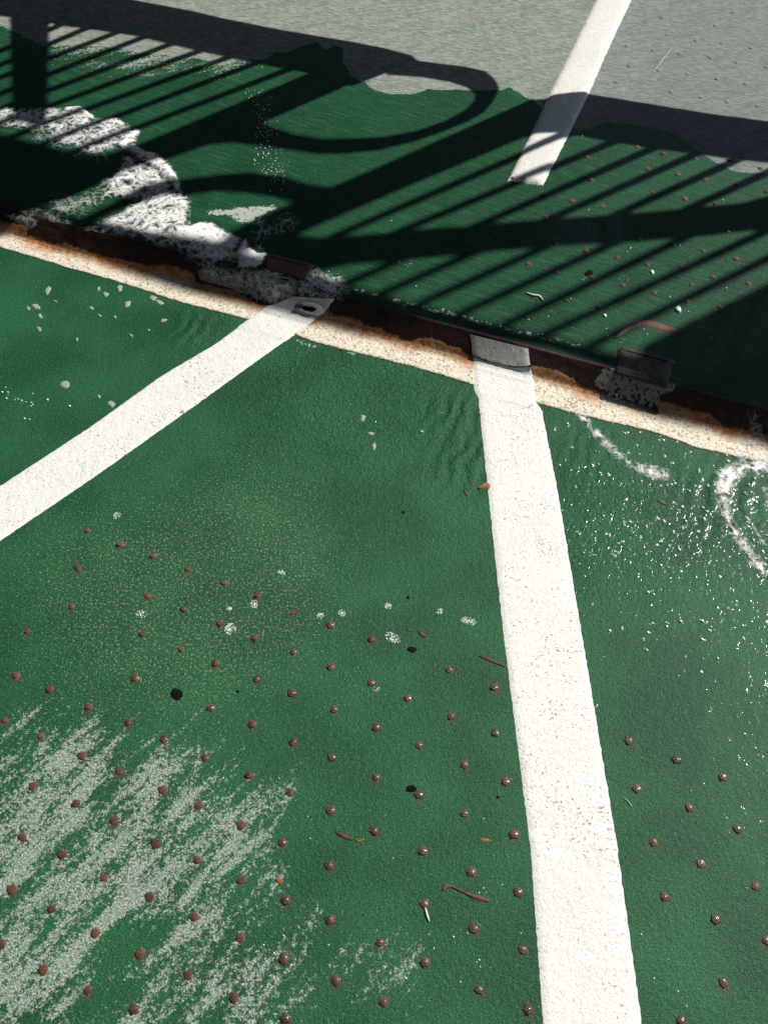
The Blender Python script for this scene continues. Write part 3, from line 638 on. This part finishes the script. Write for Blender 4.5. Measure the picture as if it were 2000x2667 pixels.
for a in [(600,1638,17,13,50,'largest cluster of foam bubbles beside a worn stud',95),(662,1573,11,10,0,'foam bubble cluster touching a worn stud',50),(832,1603,10,8,10,'bubble cluster above the stud row, left of a twin',40),(890,1597,10,8,0,'bubble cluster above the stud row, right of a twin',40),
          (735,1491,12,5,20,'thin bubble cluster high in the speckled green',34),(1011,1578,10,8,0,'bubble cluster above the rust specks',40),(1145,1593,10,8,10,'bubble cluster left of the long oval cluster',40),(1220,1617,22,9,22,'long oval bubble cluster nearest the long stripe',95),
          (1022,1661,22,11,35,'large slanted bubble cluster above the black oval spot',105),(368,1600,14,9,0,'loose bubble cluster in the speckled part on the left',44),(305,1343,11,9,40,'bubble cluster below the slanting stripe',40),(598,1585,7,5,20,'small bubble cluster between two worn studs',24),
          (980,1795,9,6,0,'faint small bubble ring in the middle of the deck',12),(1600,1442,12,10,0,'ring of bubbles right of the long stripe',40)]:
    cluster(*a)
FL = [(350,150,9,15),(265,272,14,9),(205,285,7,6),(290,340,8,7),(283,432,10,6),(400,235,7,4),(715,145,6,9),(762,186,12,8),(862,140,9,11),(660,283,7,6),(720,337,7,4),(830,348,6,4),(918,255,9,13),(1105,210,14,8),(1150,240,12,7),(1178,373,11,6),(945,480,9,4),(557,510,6,6),(470,835,15,12),(805,975,15,9),(1310,1030,12,7),(715,920,5,7),(1075,443,5,4)]
for k, (x, y, rx, ry) in enumerate(FL):
    blob('foam_fleck', oval(x*.3617, 700+y*.3617, rx*.75, ry*.75, random.uniform(-20, 30), 16, 5, k+.5), 0, M_FLECK, 'small pale foam fleck on the wet deck near the slanting stripe', 'foam', 'foam flecks left of the slanting stripe', height=.002)
for k, (x, y, rx, ry) in enumerate([(945,1088,7,9),(966,1130,8,5),(974,1162,5,9),(1098,1124,5,4)]):
    blob('foam_fleck', oval(x, y, rx, ry, 10, 14, 5, k+40.5), 0, M_FLECK, 'small pale foam fleck on the green deck between the two stripes', 'foam', 'foam flecks between the stripes', height=.002)
# scattered froth drops on the right, and a few elsewhere
D = c2(1500, 1150, .3014, [(825,185),(1065,255),(1310,170),(1550,195),(1310,350),(1400,350),(1495,370),(1590,300),(1475,455),(1520,450),(1510,530),(1515,580),(1555,520),(855,540),(890,600),(920,555),(1100,570),(1130,610),(1035,390),(980,425),(1025,450),(820,375),(850,355),(780,370),(735,380),(1135,375),(415,655),(410,710),(470,688),(605,745),(560,830),(720,855),(785,935),(885,920),(1060,785),(945,1040),(290,810),(255,800),(280,290),(210,300),(765,130),(545,115),(1470,700),(1490,740),(1425,810),(1460,880),(1530,850),(1580,880),(1590,1000),(1630,1060),(1640,1010),(1520,1030),(1315,515),(1290,580),(1275,640),(1410,760),(1050,460),(715,665),(745,680),(765,705),(640,205),(1300,120),(985,95),(525,35),(440,95),(495,345),(655,325),(1340,430),(1325,400),(1550,320),(1620,800),(1110,670),(1170,640),(910,750),(845,790),(30,795),(400,855),(370,880),(690,890),(820,900),(1020,720),(945,690),(80,940),(160,990),(790,1085),(740,1080)])
D += c2(1000, 1200, .6027, [(975,738),(1030,725),(1120,770),(1145,745),(1160,705),(1230,720),(1225,700),(1280,690),(1365,690),(1390,700),(1410,735),(1380,780),(1365,770),(1440,865),(1550,770),(1555,710),(1520,625),(1490,640),(1300,845),(1365,915),(1145,565),(1120,818),(920,1060),(1035,270),(1060,265),(1110,330),(1190,345),(1025,350),(970,320),(900,620)])
D += c2(1400, 850, .3617, [(220,715),(250,880),(620,775),(650,770),(870,820),(900,815),(1000,830),(770,660),(960,990),(910,940),(1160,1040),(510,1070),(155,990),(1370,970),(1590,960),(1570,990),(1480,785),(540,690),(120,745),(740,760)])
L = []
for x, y in D:
    q = at(x, y, 0); z0 = 0
    for k in range(random.randint(2, 5)): L.append(((q[0]+random.gauss(0, .0018), q[1]+random.gauss(0, .0022)), random.uniform(.0014, .0032) if k == 0 else random.uniform(.0006, .0017), random.uniform(.45, .9)))
for x, y in c2(0, 700, .3617, [(45,855),(50,935),(135,940),(240,900),(505,990),(160,950),(230,965),(225,990),(240,980),(20,890),(180,1080),(215,1085),(60,890),(345,945),(190,960)]):
    q = at(x, y, 0); L.append(((q[0], q[1]), random.uniform(.0015, .003), .9))
for _ in range(170):
    x, y = random.gauss(1740, 170), random.gauss(1330, 160)
    if x < 1440+(y-1050)*.13 or y < 1080+(x-1500)*.27: continue
    q = at(x, y, 0); L.append(((q[0], q[1]), random.uniform(.0006, .0016), .8))
for x, y in c2(1000, 2000, .6027, [(90,905),(95,910),(330,925),(400,840),(410,830),(415,860),(590,715),(415,680),(405,675),(430,520),(510,505),(1325,100),(1565,520),(1225,828),(1268,965),(1305,1030),(1110,720),(1165,910),(40,390),(430,220),(880,1060),(215,780),(410,540),(330,700),(360,715),(300,730)])+c2(0, 2000, .6027, [(1330,210),(1340,305),(1210,405),(985,825),(1420,765),(1545,790),(1365,685),(940,40),(965,45),(740,430),(1185,800),(1140,765),(1225,725)]):
    q = at(x, y, 0); L.append(((q[0], q[1]), random.uniform(.0007, .0016), .8))
v, f = bubbles(L, 0.0005)
tag(link('froth_and_glint_drops', mesh('froth_and_glint_drops', v, f), M_BUB, None, True), 'bright white froth drops sprinkled over the wet deck right of the long stripe', 'foam', kind='stuff')
L = []
for x, y in [(1530,600),(1850,880),(1770,640),(1640,648),(1980,640)]+c2(1300, 500, .4219, [(515,545),(525,535),(440,660),(740,540),(790,545),(1165,740),(1110,700),(660,845),(890,850),(910,880),(745,930),(180,790),(120,820),(545,150),(790,370),(810,345),(1375,50),(665,890),(1050,650),(1400,595),(300,770),(450,840)])+c2(1400, 200, .3617, [(1240,590),(365,960),(190,700),(1330,890),(320,430)])+c2(700, 500, .3617, [(430,575),(500,590),(440,630),(500,635),(415,610),(510,610),(340,560),(350,590),(200,525),(115,515),(105,525),(1060,680),(360,390),(880,210)]):
    q = at(x, y, H); L.append(((q[0], q[1]), random.uniform(.0009, .0022), .9))
v, f = bubbles(L, H+.0005)
G = []  # white beads placed as stand-ins for glints on the wet deck
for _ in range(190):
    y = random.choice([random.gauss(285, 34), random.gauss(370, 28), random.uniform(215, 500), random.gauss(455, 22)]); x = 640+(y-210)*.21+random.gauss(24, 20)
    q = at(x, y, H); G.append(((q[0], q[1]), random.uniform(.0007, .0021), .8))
tag(link('froth_and_glint_drops', mesh('froth_and_glint_drops', v, f), M_BUB, None, True), 'scattered white froth drops on the wet raised deck', 'foam', kind='stuff')

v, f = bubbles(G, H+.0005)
tag(link('froth_and_glint_drops', mesh('froth_and_glint_drops', v, f), M_BUB, None, True), 'narrow band of white beads standing in for water glints on the wet raised deck right of the breaking foam', 'foam', kind='stuff')

def foam_sheet(name, label, polys, bbox, hmax, res=.0032, base=.0030, ridge=None):
    """polys: (outline in photo points, weight, feather); laid on deck and riser"""
    q = UN(bbox); u0, u1 = q[:, 0].min(), q[:, 0].max(); w0, w1 = q[:, 1].min(), q[:, 1].max()
    UU, WW = np.meshgrid(np.arange(u0, u1, res), np.arange(w0, w1, res)); uv = np.stack([UU.ravel(), WW.ravel()], 1)
    dens = np.zeros(len(uv)); hgt = np.zeros(len(uv))
    for pl, wt, fe, hh in polys:
        s = sstep(-fe*.4, fe, sdf(uv, UN(pl))); dens = np.maximum(dens, wt*s); hgt = np.maximum(hgt, hh*s)
    lump = np.array([.55+.5*mnoise.noise((a*26, b*26, .3))+.35*mnoise.noise((a*70, b*70, 1.7))+.18*mnoise.noise((a*170, b*170, 4)) for a, b in uv])
    hgt = np.maximum(hgt*(.5+.5*lump)*.38, 0)
    nx, ny = UU.shape[1], UU.shape[0]; keep = dens > .03; idx = -np.ones(len(uv), int); idx[keep] = np.arange(keep.sum())
    v = [surf(a, b, base+c) for (a, b), c in zip(uv[keep], hgt[keep])]
    i = (np.arange(ny-1)[:, None]*nx+np.arange(nx-1)[None]).ravel(); Q = np.stack([i, i+1, i+nx+1, i+nx], 1); Q = Q[keep[Q].all(1)]
    me = mesh(name, v, idx[Q]); fattr(me, 'dens', dens[keep])
    o = link(name, me, M_FOAM, None, True); tag(o, label, 'foam', kind='stuff'); return o
FRONT = [(0,287),(18,280),(54,284),(127,281),(169,287),(211,281),(250,308),(301,311),(335,327),(368,342),(353,372),(380,399),(404,402),(437,423),(458,450),(470,483),(476,507),(494,528)]
def c5(p): return c2(0, 200, .3014, p)
def c4(p): return c2(480, 300, .2411, p)
def c450(p): return c2(450, 600, .3014, p)
foam_sheet('sea_foam', 'wave of white sea foam breaking across the raised deck onto the step', [
    (c5([(-60,290),(60,265),(180,280),(420,270),(560,290),(700,270),(830,360),(1000,370),(1110,420),(1220,470),(1180,560),(1000,620),(780,700),(600,610),(430,560),(400,480),(250,470),(0,430),(-60,430)]), .56, .02, .006),
    (c5([(560,270),(700,262),(830,350),(800,390),(700,320),(560,310)]), .95, .008, .012),
    (c5([(430,470),(540,380),(590,450),(500,530)]), .75, .02, .008),
    (c5([(820,370),(1010,362),(1110,420),(1060,450),(960,420),(870,440)]), .8, .012, .01),
    (c5([(1000,600),(1120,470),(1225,465),(1180,570),(1080,640)]), .85, .015, .013),
    (c5([(1150,560),(1260,655),(1345,665),(1450,735),(1525,830),(1568,945),(1585,1025),(1500,1000),(1420,860),(1330,790),(1240,760),(1160,700),(1080,640)]), .95, .016, .016),
    (c5([(1080,660),(1330,780),(1420,860),(1560,980),(1500,1080),(1300,1100),(1150,1080),(1020,1040),(860,1080),(900,960),(1000,830)]), .62, .02, .009),
    (c5([(960,920),(1060,850),(1140,840),(1020,960),(950,1040)]), .85, .012, .008),
    (c5([(850,1060),(900,930),(950,900),(900,1040)]), .6, .012, .006),
    (c5([(1090,1130),(1300,1050),(1500,1000),(1600,1030),(1659,1090),(1640,1200),(1659,1400),(1659,1540),(1500,1480),(1300,1430),(1130,1390),(740,1320),(900,1240),(1050,1180)]), .66, .02, .009),
    (c5([(1290,1080),(1500,1005),(1590,1025),(1500,1060),(1400,1100),(1320,1120)]), .9, .012, .012),
    (c5([(1340,1160),(1370,1160),(1420,1270),(1460,1320),(1420,1360),(1380,1290)]), 1.0, .006, .018),
    (c4([(-120,1180),(60,1195),(180,1165),(300,1165),(380,1230),(470,1270),(620,1350),(560,1480),(300,1450),(100,1400),(-120,1380)]), .95, .016, .018),
    (c5([(560,1180),(640,1060),(860,940),(1010,820),(1060,860),(960,1010),(860,1100),(700,1180),(560,1260)]), .46, .05, .003),
    (c5([(200,1180),(330,1130),(480,1080),(700,1040),(880,1040),(760,1180),(640,1270),(420,1230)]), .36, .05, .002),
    (c5([(300,470),(500,560),(700,660),(900,660),(1000,640),(960,760),(800,730),(560,660),(300,560)]), .40, .05, .003),
    (c5([(20,1195),(130,1180),(300,1200),(345,1225),(320,1300),(240,1330),(220,1290),(100,1230)]), .62, .012, .004),
    (c5([(740,1320),(900,1260),(1100,1300),(1200,1380),(1300,1330),(1500,1330),(1659,1300),(1659,1500),(1450,1490),(1250,1430)]), .7, .02, .010),
    (c450([(-20,90),(60,40),(300,30),(560,70),(590,160),(560,270),(420,330),(250,290),(80,215),(-20,180)]), .66, .03, .012),
    (c450([(560,330),(555,200),(590,110),(640,70),(660,150),(740,205),(830,195),(800,250),(770,320),(690,345)]), 1.0, .01, .014),
    (c4([(700,1300),(690,1150),(800,1080),(940,1080),(920,1300),(860,1470),(760,1450)]), .40, .03, .006),
    (c4([(940,1150),(1150,1060),(1250,1180),(1150,1280),(960,1300)]), .33, .04, .004),
    (c450([(240,350),(290,300),(560,350),(840,330),(1000,370),(1090,450),(1060,540),(950,590),(860,630),(700,520),(500,470),(280,410)]), .52, .02, .005),
    (c450([(860,310),(960,260),(1080,300),(1060,330),(920,330)]), .55, .012, .008),
    (c450([(1100,430),(1180,350),(1260,330),(1280,380),(1480,420),(1540,560),(1500,590),(1300,575),(1100,580),(1010,600),(950,590),(1060,520)]), .74, .03, .010),
    ], [(-30,250),(960,250),(-30,800),(960,800)], .02)
foam_sheet('sea_foam', 'thin pale foam streak curving away from the step right of the long stripe', [
    ([(1490,1075),(1530,1085),(1590,1150),(1640,1195),(1700,1212),(1760,1232),(1758,1250),(1700,1250),(1650,1228),(1600,1195),(1570,1165),(1530,1120)], .62, .016, .002)],
    [(1480,1060),(1780,1060),(1480,1265),(1780,1265)], .002, .0026, .001)
foam_sheet('sea_foam', 'curling ridge of foam on the wet deck at the right edge', [
    ([(1862,1228),(1880,1215),(1950,1200),(1990,1215),(1930,1240),(1900,1290),(1905,1350),(1930,1390),(1975,1445),(2000,1490),(1985,1500),(1950,1470),(1905,1400),(1870,1330),(1858,1270)], .70, .016, .006),
    ([(1880,1215),(1990,1185),(2060,1200),(2060,1240),(1990,1235),(1920,1245)], .62, .018, .003),
    ([(1935,1340),(1950,1350),(1990,1410),(2030,1450),(2030,1465),(1980,1420)], .7, .006, .005),
    ([(1985,1270),(2020,1280),(2030,1340),(1990,1330)], .5, .02, .003)],
    [(1840,1170),(2060,1170),(1840,1520),(2060,1520)], .006, .0026, .001)
foam_sheet('sea_foam', 'thin veil of spray spilling over the right end of the step', [
    (c2(1400, 850, .3617, [(1500,640),(1560,620),(1600,700),(1590,760),(1620,840),(1560,960),(1420,970),(1390,930),(1480,860),(1500,760)]), .58, .04, .004)],
    [(1900,1050),(2060,1050),(1880,1230),(2060,1230)], .006)

# ------------------------------------------------------------------ the railing whose shadow lies on the deck
RD = (at(1848,298,H)-at(588,51,H))[:2]; RD /= np.linalg.norm(RD); RN = np.array([-RD[1], RD[0]])
RP = (at(1534,247,H)+SUN*0.62)[:2]
def on_rail(p):
    """where the sun's ray through deck point p meets the railing's upright plane -> (along, height)"""
    p = np.asarray(p); t = ((RP-p[:2])@RN)/(SUN[:2]@RN); q = p+t*SUN; return np.array([(q[:2]-RP)@RD, q[2]])
def rail_pt(a, z, n=0.0): q = RP+RD*a+RN*n; return (q[0], q[1], z)
def on(pts, z=H): return [on_rail(at(x, y, z)) for x, y in pts]
rail = bpy.data.objects.new('guard_railing', None); COL.objects.link(rail); rail.location = (RP[0], RP[1], H)
tag(rail, 'grey barred ship railing beyond the deck that casts the long bar shadows', 'railing')
def plate(name, pts2, parent, mat=M_RAIL, th=.008, **kw):
    v = [rail_pt(a, z, -th/2) for a, z in pts2]+[rail_pt(a, z, th/2) for a, z in pts2]; n = len(pts2)
    tri = tessellate_polygon([[Vector((p[0], p[1], 0)) for p in pts2]])
    f = [tuple(t) for t in tri]+[tuple(i+n for i in reversed(t)) for t in tri]+[(i, i+n, (i+1) % n+n, (i+1) % n) for i in range(n)]
    me = mesh(name, v, f); bm = bmesh.new(); bm.from_mesh(me); bmesh.ops.recalc_face_normals(bm, faces=bm.faces); bm.to_mesh(me); bm.free()
    if parent: return add_part(name, me, mat, parent)
    return link(name, me, mat)
def rod(name, a0, z0, a1, z1, r, parent):
    p, q = np.array(rail_pt(a0, z0)), np.array(rail_pt(a1, z1)); d = (q-p)/np.linalg.norm(q-p); s1 = np.cross(d, [RN[0], RN[1], 0]); s1 /= np.linalg.norm(s1); s2 = np.cross(d, s1); n = 12
    v = [e+r*(s1*math.cos(2*math.pi*k/n)+s2*math.sin(2*math.pi*k/n)) for e in (p, q) for k in range(n)]
    f = [(k, (k+1) % n, n+(k+1) % n, n+k) for k in range(n)]+[tuple(range(n))[::-1], tuple(range(n, 2*n))]
    return add_part(name, mesh(name, v, f), M_RAIL, parent, True)
# kick plate, two panels with a gap between them
up1 = [(-900,-320),(-200,-122),(200,-30),(356,3),(500,30),(588,51),(725,78),(924,112),(1000,127),(1068,145),(1092,163),(1019,192),(1005,189),(951,210)]
lo1 = [(916,223),(820,192),(740,177),(628,155),(512,130),(440,113),(359,93),(280,81),(229,74),(166,66),(127,58),(0,40),(-200,10),(-900,-100)]
plate('kick_plate', on(up1+lo1), rail)
tp2 = [on_rail(at(1388,262,H)), *on([(1534,247),(1700,274),(1848,298),(2000,318)])]; bt2 = on([(1360,356),(1512,352),(1581,366),(1718,388),(1794,397),(1906,413),(2000,422)])
sl = (tp2[-1]-tp2[1])/np.linalg.norm(tp2[-1]-tp2[1])
plate('kick_plate', tp2+[tp2[-1]+sl*2.2, bt2[-1]+sl*2.2]+bt2[::-1], rail)
# stanchions with their knee plates
plate('stanchion', on([(820,185),(935,208),(590,361),(446,410),(316,452),(250,485),(180,515),(100,545),(30,560),(-80,575),(-400,640),(-400,300),(-80,328),(0,350),(140,386),(205,401),(280,403),(362,377)]), rail)
plate('stanchion', on([(1388,258),(1440,320),(1360,358),(1050,490),(820,590),(762,618),(690,640),(640,660),(570,640),(596,606),(654,577),(721,546),(774,524),(856,490),(900,473)]), rail)
# upright bars
zr = [None]
top_edge = [on_rail(at(*p, H)) for p in ((913,750),(1300,849),(1595,922))]
low_edge = [on_rail(at(*p, .006)) for p in ((-300,470),(0,575),(157,628),(333,700),(470,747),(733,808),(902,856),(1106,893),(1229,930),(1388,957),(1500,995),(1715,1082),(1870,1116),(2000,1157))]
BARS = [((130,77),(169,60)),((130,114.5),(223,75)),((130,152),(301,86)),((130,193),(371,98)),((133,233.6),(446,114.5)),((130,276),(516,134)),((223,286),(588,152)),((286,310),(664,165)),((377,325.5),(751,181)),
        ((845,627),(1475,352)),((1036,605),(1595,370)),((910,735),(1700,386)),((971,775),(1809,402)),((1080,797),(1917,417)),((1188,822),(2000,448)),((1321,842),(1785,618)),((1427,867),(2000,599)),((1536,901),(2000,673))]
ZT = float(np.mean([p[1] for p in top_edge]))+.01
for k, (p, q) in enumerate(BARS):
    a, b = on_rail(at(*p, H)), on_rail(at(*q, H)); lo_, hi_ = (a, b) if a[1] > b[1] else (b, a)
    # lo_ is the high end of the bar
    d = (lo_-hi_)/(lo_[1]-hi_[1]); zb = hi_[1]-.06; e0 = hi_+d*(zb-hi_[1]); e1 = hi_+d*((ZT if k > 8 else ZT-.10)-hi_[1])
    if k in (9,): e1 = hi_+d*(on_rail(at(910,600,H))[1]+.06-hi_[1])
    rod('bar', e0[0], e0[1], e1[0], e1[1], .0125, rail)
# top rail
xs_low = [p for p in low_edge]; tl = [(e[0], e[1]) for e in xs_low]
te = [on_rail(at(*p, H)) for p in ((700,690),(830,725),(913,748),(1300,849),(1595,922))]
dd = (te[-1]-te[2]); te_r = te[-1]+dd*2.5
left_top = [on_rail(at(*p, H)) for p in ((-900,150),(-200,430),(100,540),(330,600),(560,640))]
plate('top_rail', tl[:1]+left_top[1:]+te+[te_r, low_edge[-1]+(low_edge[-1]-low_edge[-4])*2.0]+tl[::-1][:-1], rail)
plate('corner_plate', on([(1671,903),(1764,854),(2000,738),(2400,520)])+[on_rail(at(2500,1330,.006))]+[on_rail(at(2000,1157,.006)), on_rail(at(1640,960,H))], rail)
plate('brace', on([(28,30),(128,50),(124,300),(110,330),(34,320)]), rail)
# posts that carry it, well outside the picture
for a0, zt in ((-3.6, 1.4), (3.4, 1.4)):
    add_part('post', mesh('post', [rail_pt(a0+x, z, n) for z in (H, zt) for x, n in ((-.05,-.05),(.05,-.05),(.05,.05),(-.05,.05))],
        [(3,2,1,0),(4,5,6,7),(0,1,5,4),(1,2,6,5),(2,3,7,6),(3,0,4,7)]), M_RAIL, rail)
# hoses slung on it
h1 = plate('slung_hose', on([(1005,150),(1095,164),(1207,178),(1262,190),(1287,212),(1298,234),(1287,259),(1262,288),(1218,313),(1153,339),(1081,364),(990,386),(900,395),(834,397),(725,381),(603,366),(560,372),(600,345),(680,325),(762,354),(834,366),(900,366),(990,362),(1081,346),(1153,321),(1207,292),(1236,263),(1240,241),(1218,223),(1171,208),(1099,196),(1010,190)]), None, M_HOSE, .02)
tag(h1, 'black hose hung in a loop on the railing', 'hose')
h2 = plate('slung_hose', on([(765,617),(845,625),(1007,612),(1134,598),(1206,596),(1300,586),(1418,577),(1574,567),(1764,551),(1832,544),(1933,534),(2000,515),(2300,470),(2300,560),(2000,591),(1912,599),(1848,608),(1785,612),(1659,624),(1595,627),(1448,635),(1300,648),(1080,670),(960,679),(899,685),(837,703),(760,720),(690,700),(680,640)]), None, M_HOSE, .02)
tag(h2, 'thick black hose strung along the middle of the railing', 'hose')
h3 = plate('slung_hose', on([(175,589),(211,571),(271,543),(316,519),(362,495),(422,480),(480,471),(576,459),(649,454),(733,464),(805,486),(870,495),(800,530),(769,523),(721,510),(649,498),(564,493),(480,506),(428,509),(377,525),(316,541),(271,563),(223,595)]), None, M_HOSE, .02)
tag(h3, 'short black hose sagging between the railing posts', 'hose')
# ------------------------------------------------------------------ unseen dark slabs added to block sky light: overhead, side, end
def slab(name, x0, x1, y0, y1, z0, z1, label, mat):
    v = [(x, y, z) for z in (z0, z1) for x, y in ((x0,y0),(x1,y0),(x1,y1),(x0,y1))]
    tag(link(name, mesh(name, v, [(3,2,1,0),(4,5,6,7),(0,1,5,4),(1,2,6,5),(2,3,7,6),(3,0,4,7)]), mat), label, 'light blocker', kind='structure')
M_BLOCKER = plain('dark_blocker_paint', (.06, .065, .065), .7, 0, .2)
slab('sky_blocker_top', -7, 1.7, -8, 14, H+4.945, H+5.2, 'unseen dark slab added overhead to block sky light', M_BLOCKER)
slab('sky_blocker_side', -7.3, -7, -8, 14, 0, H+5.2, 'unseen dark wall added on the left to block sky light', M_BLOCKER)
slab('sky_blocker_end', -7, 3.5, -8.3, -8, 0, H+5.2, 'unseen dark wall added behind the viewer to block sky light', M_BLOCKER)
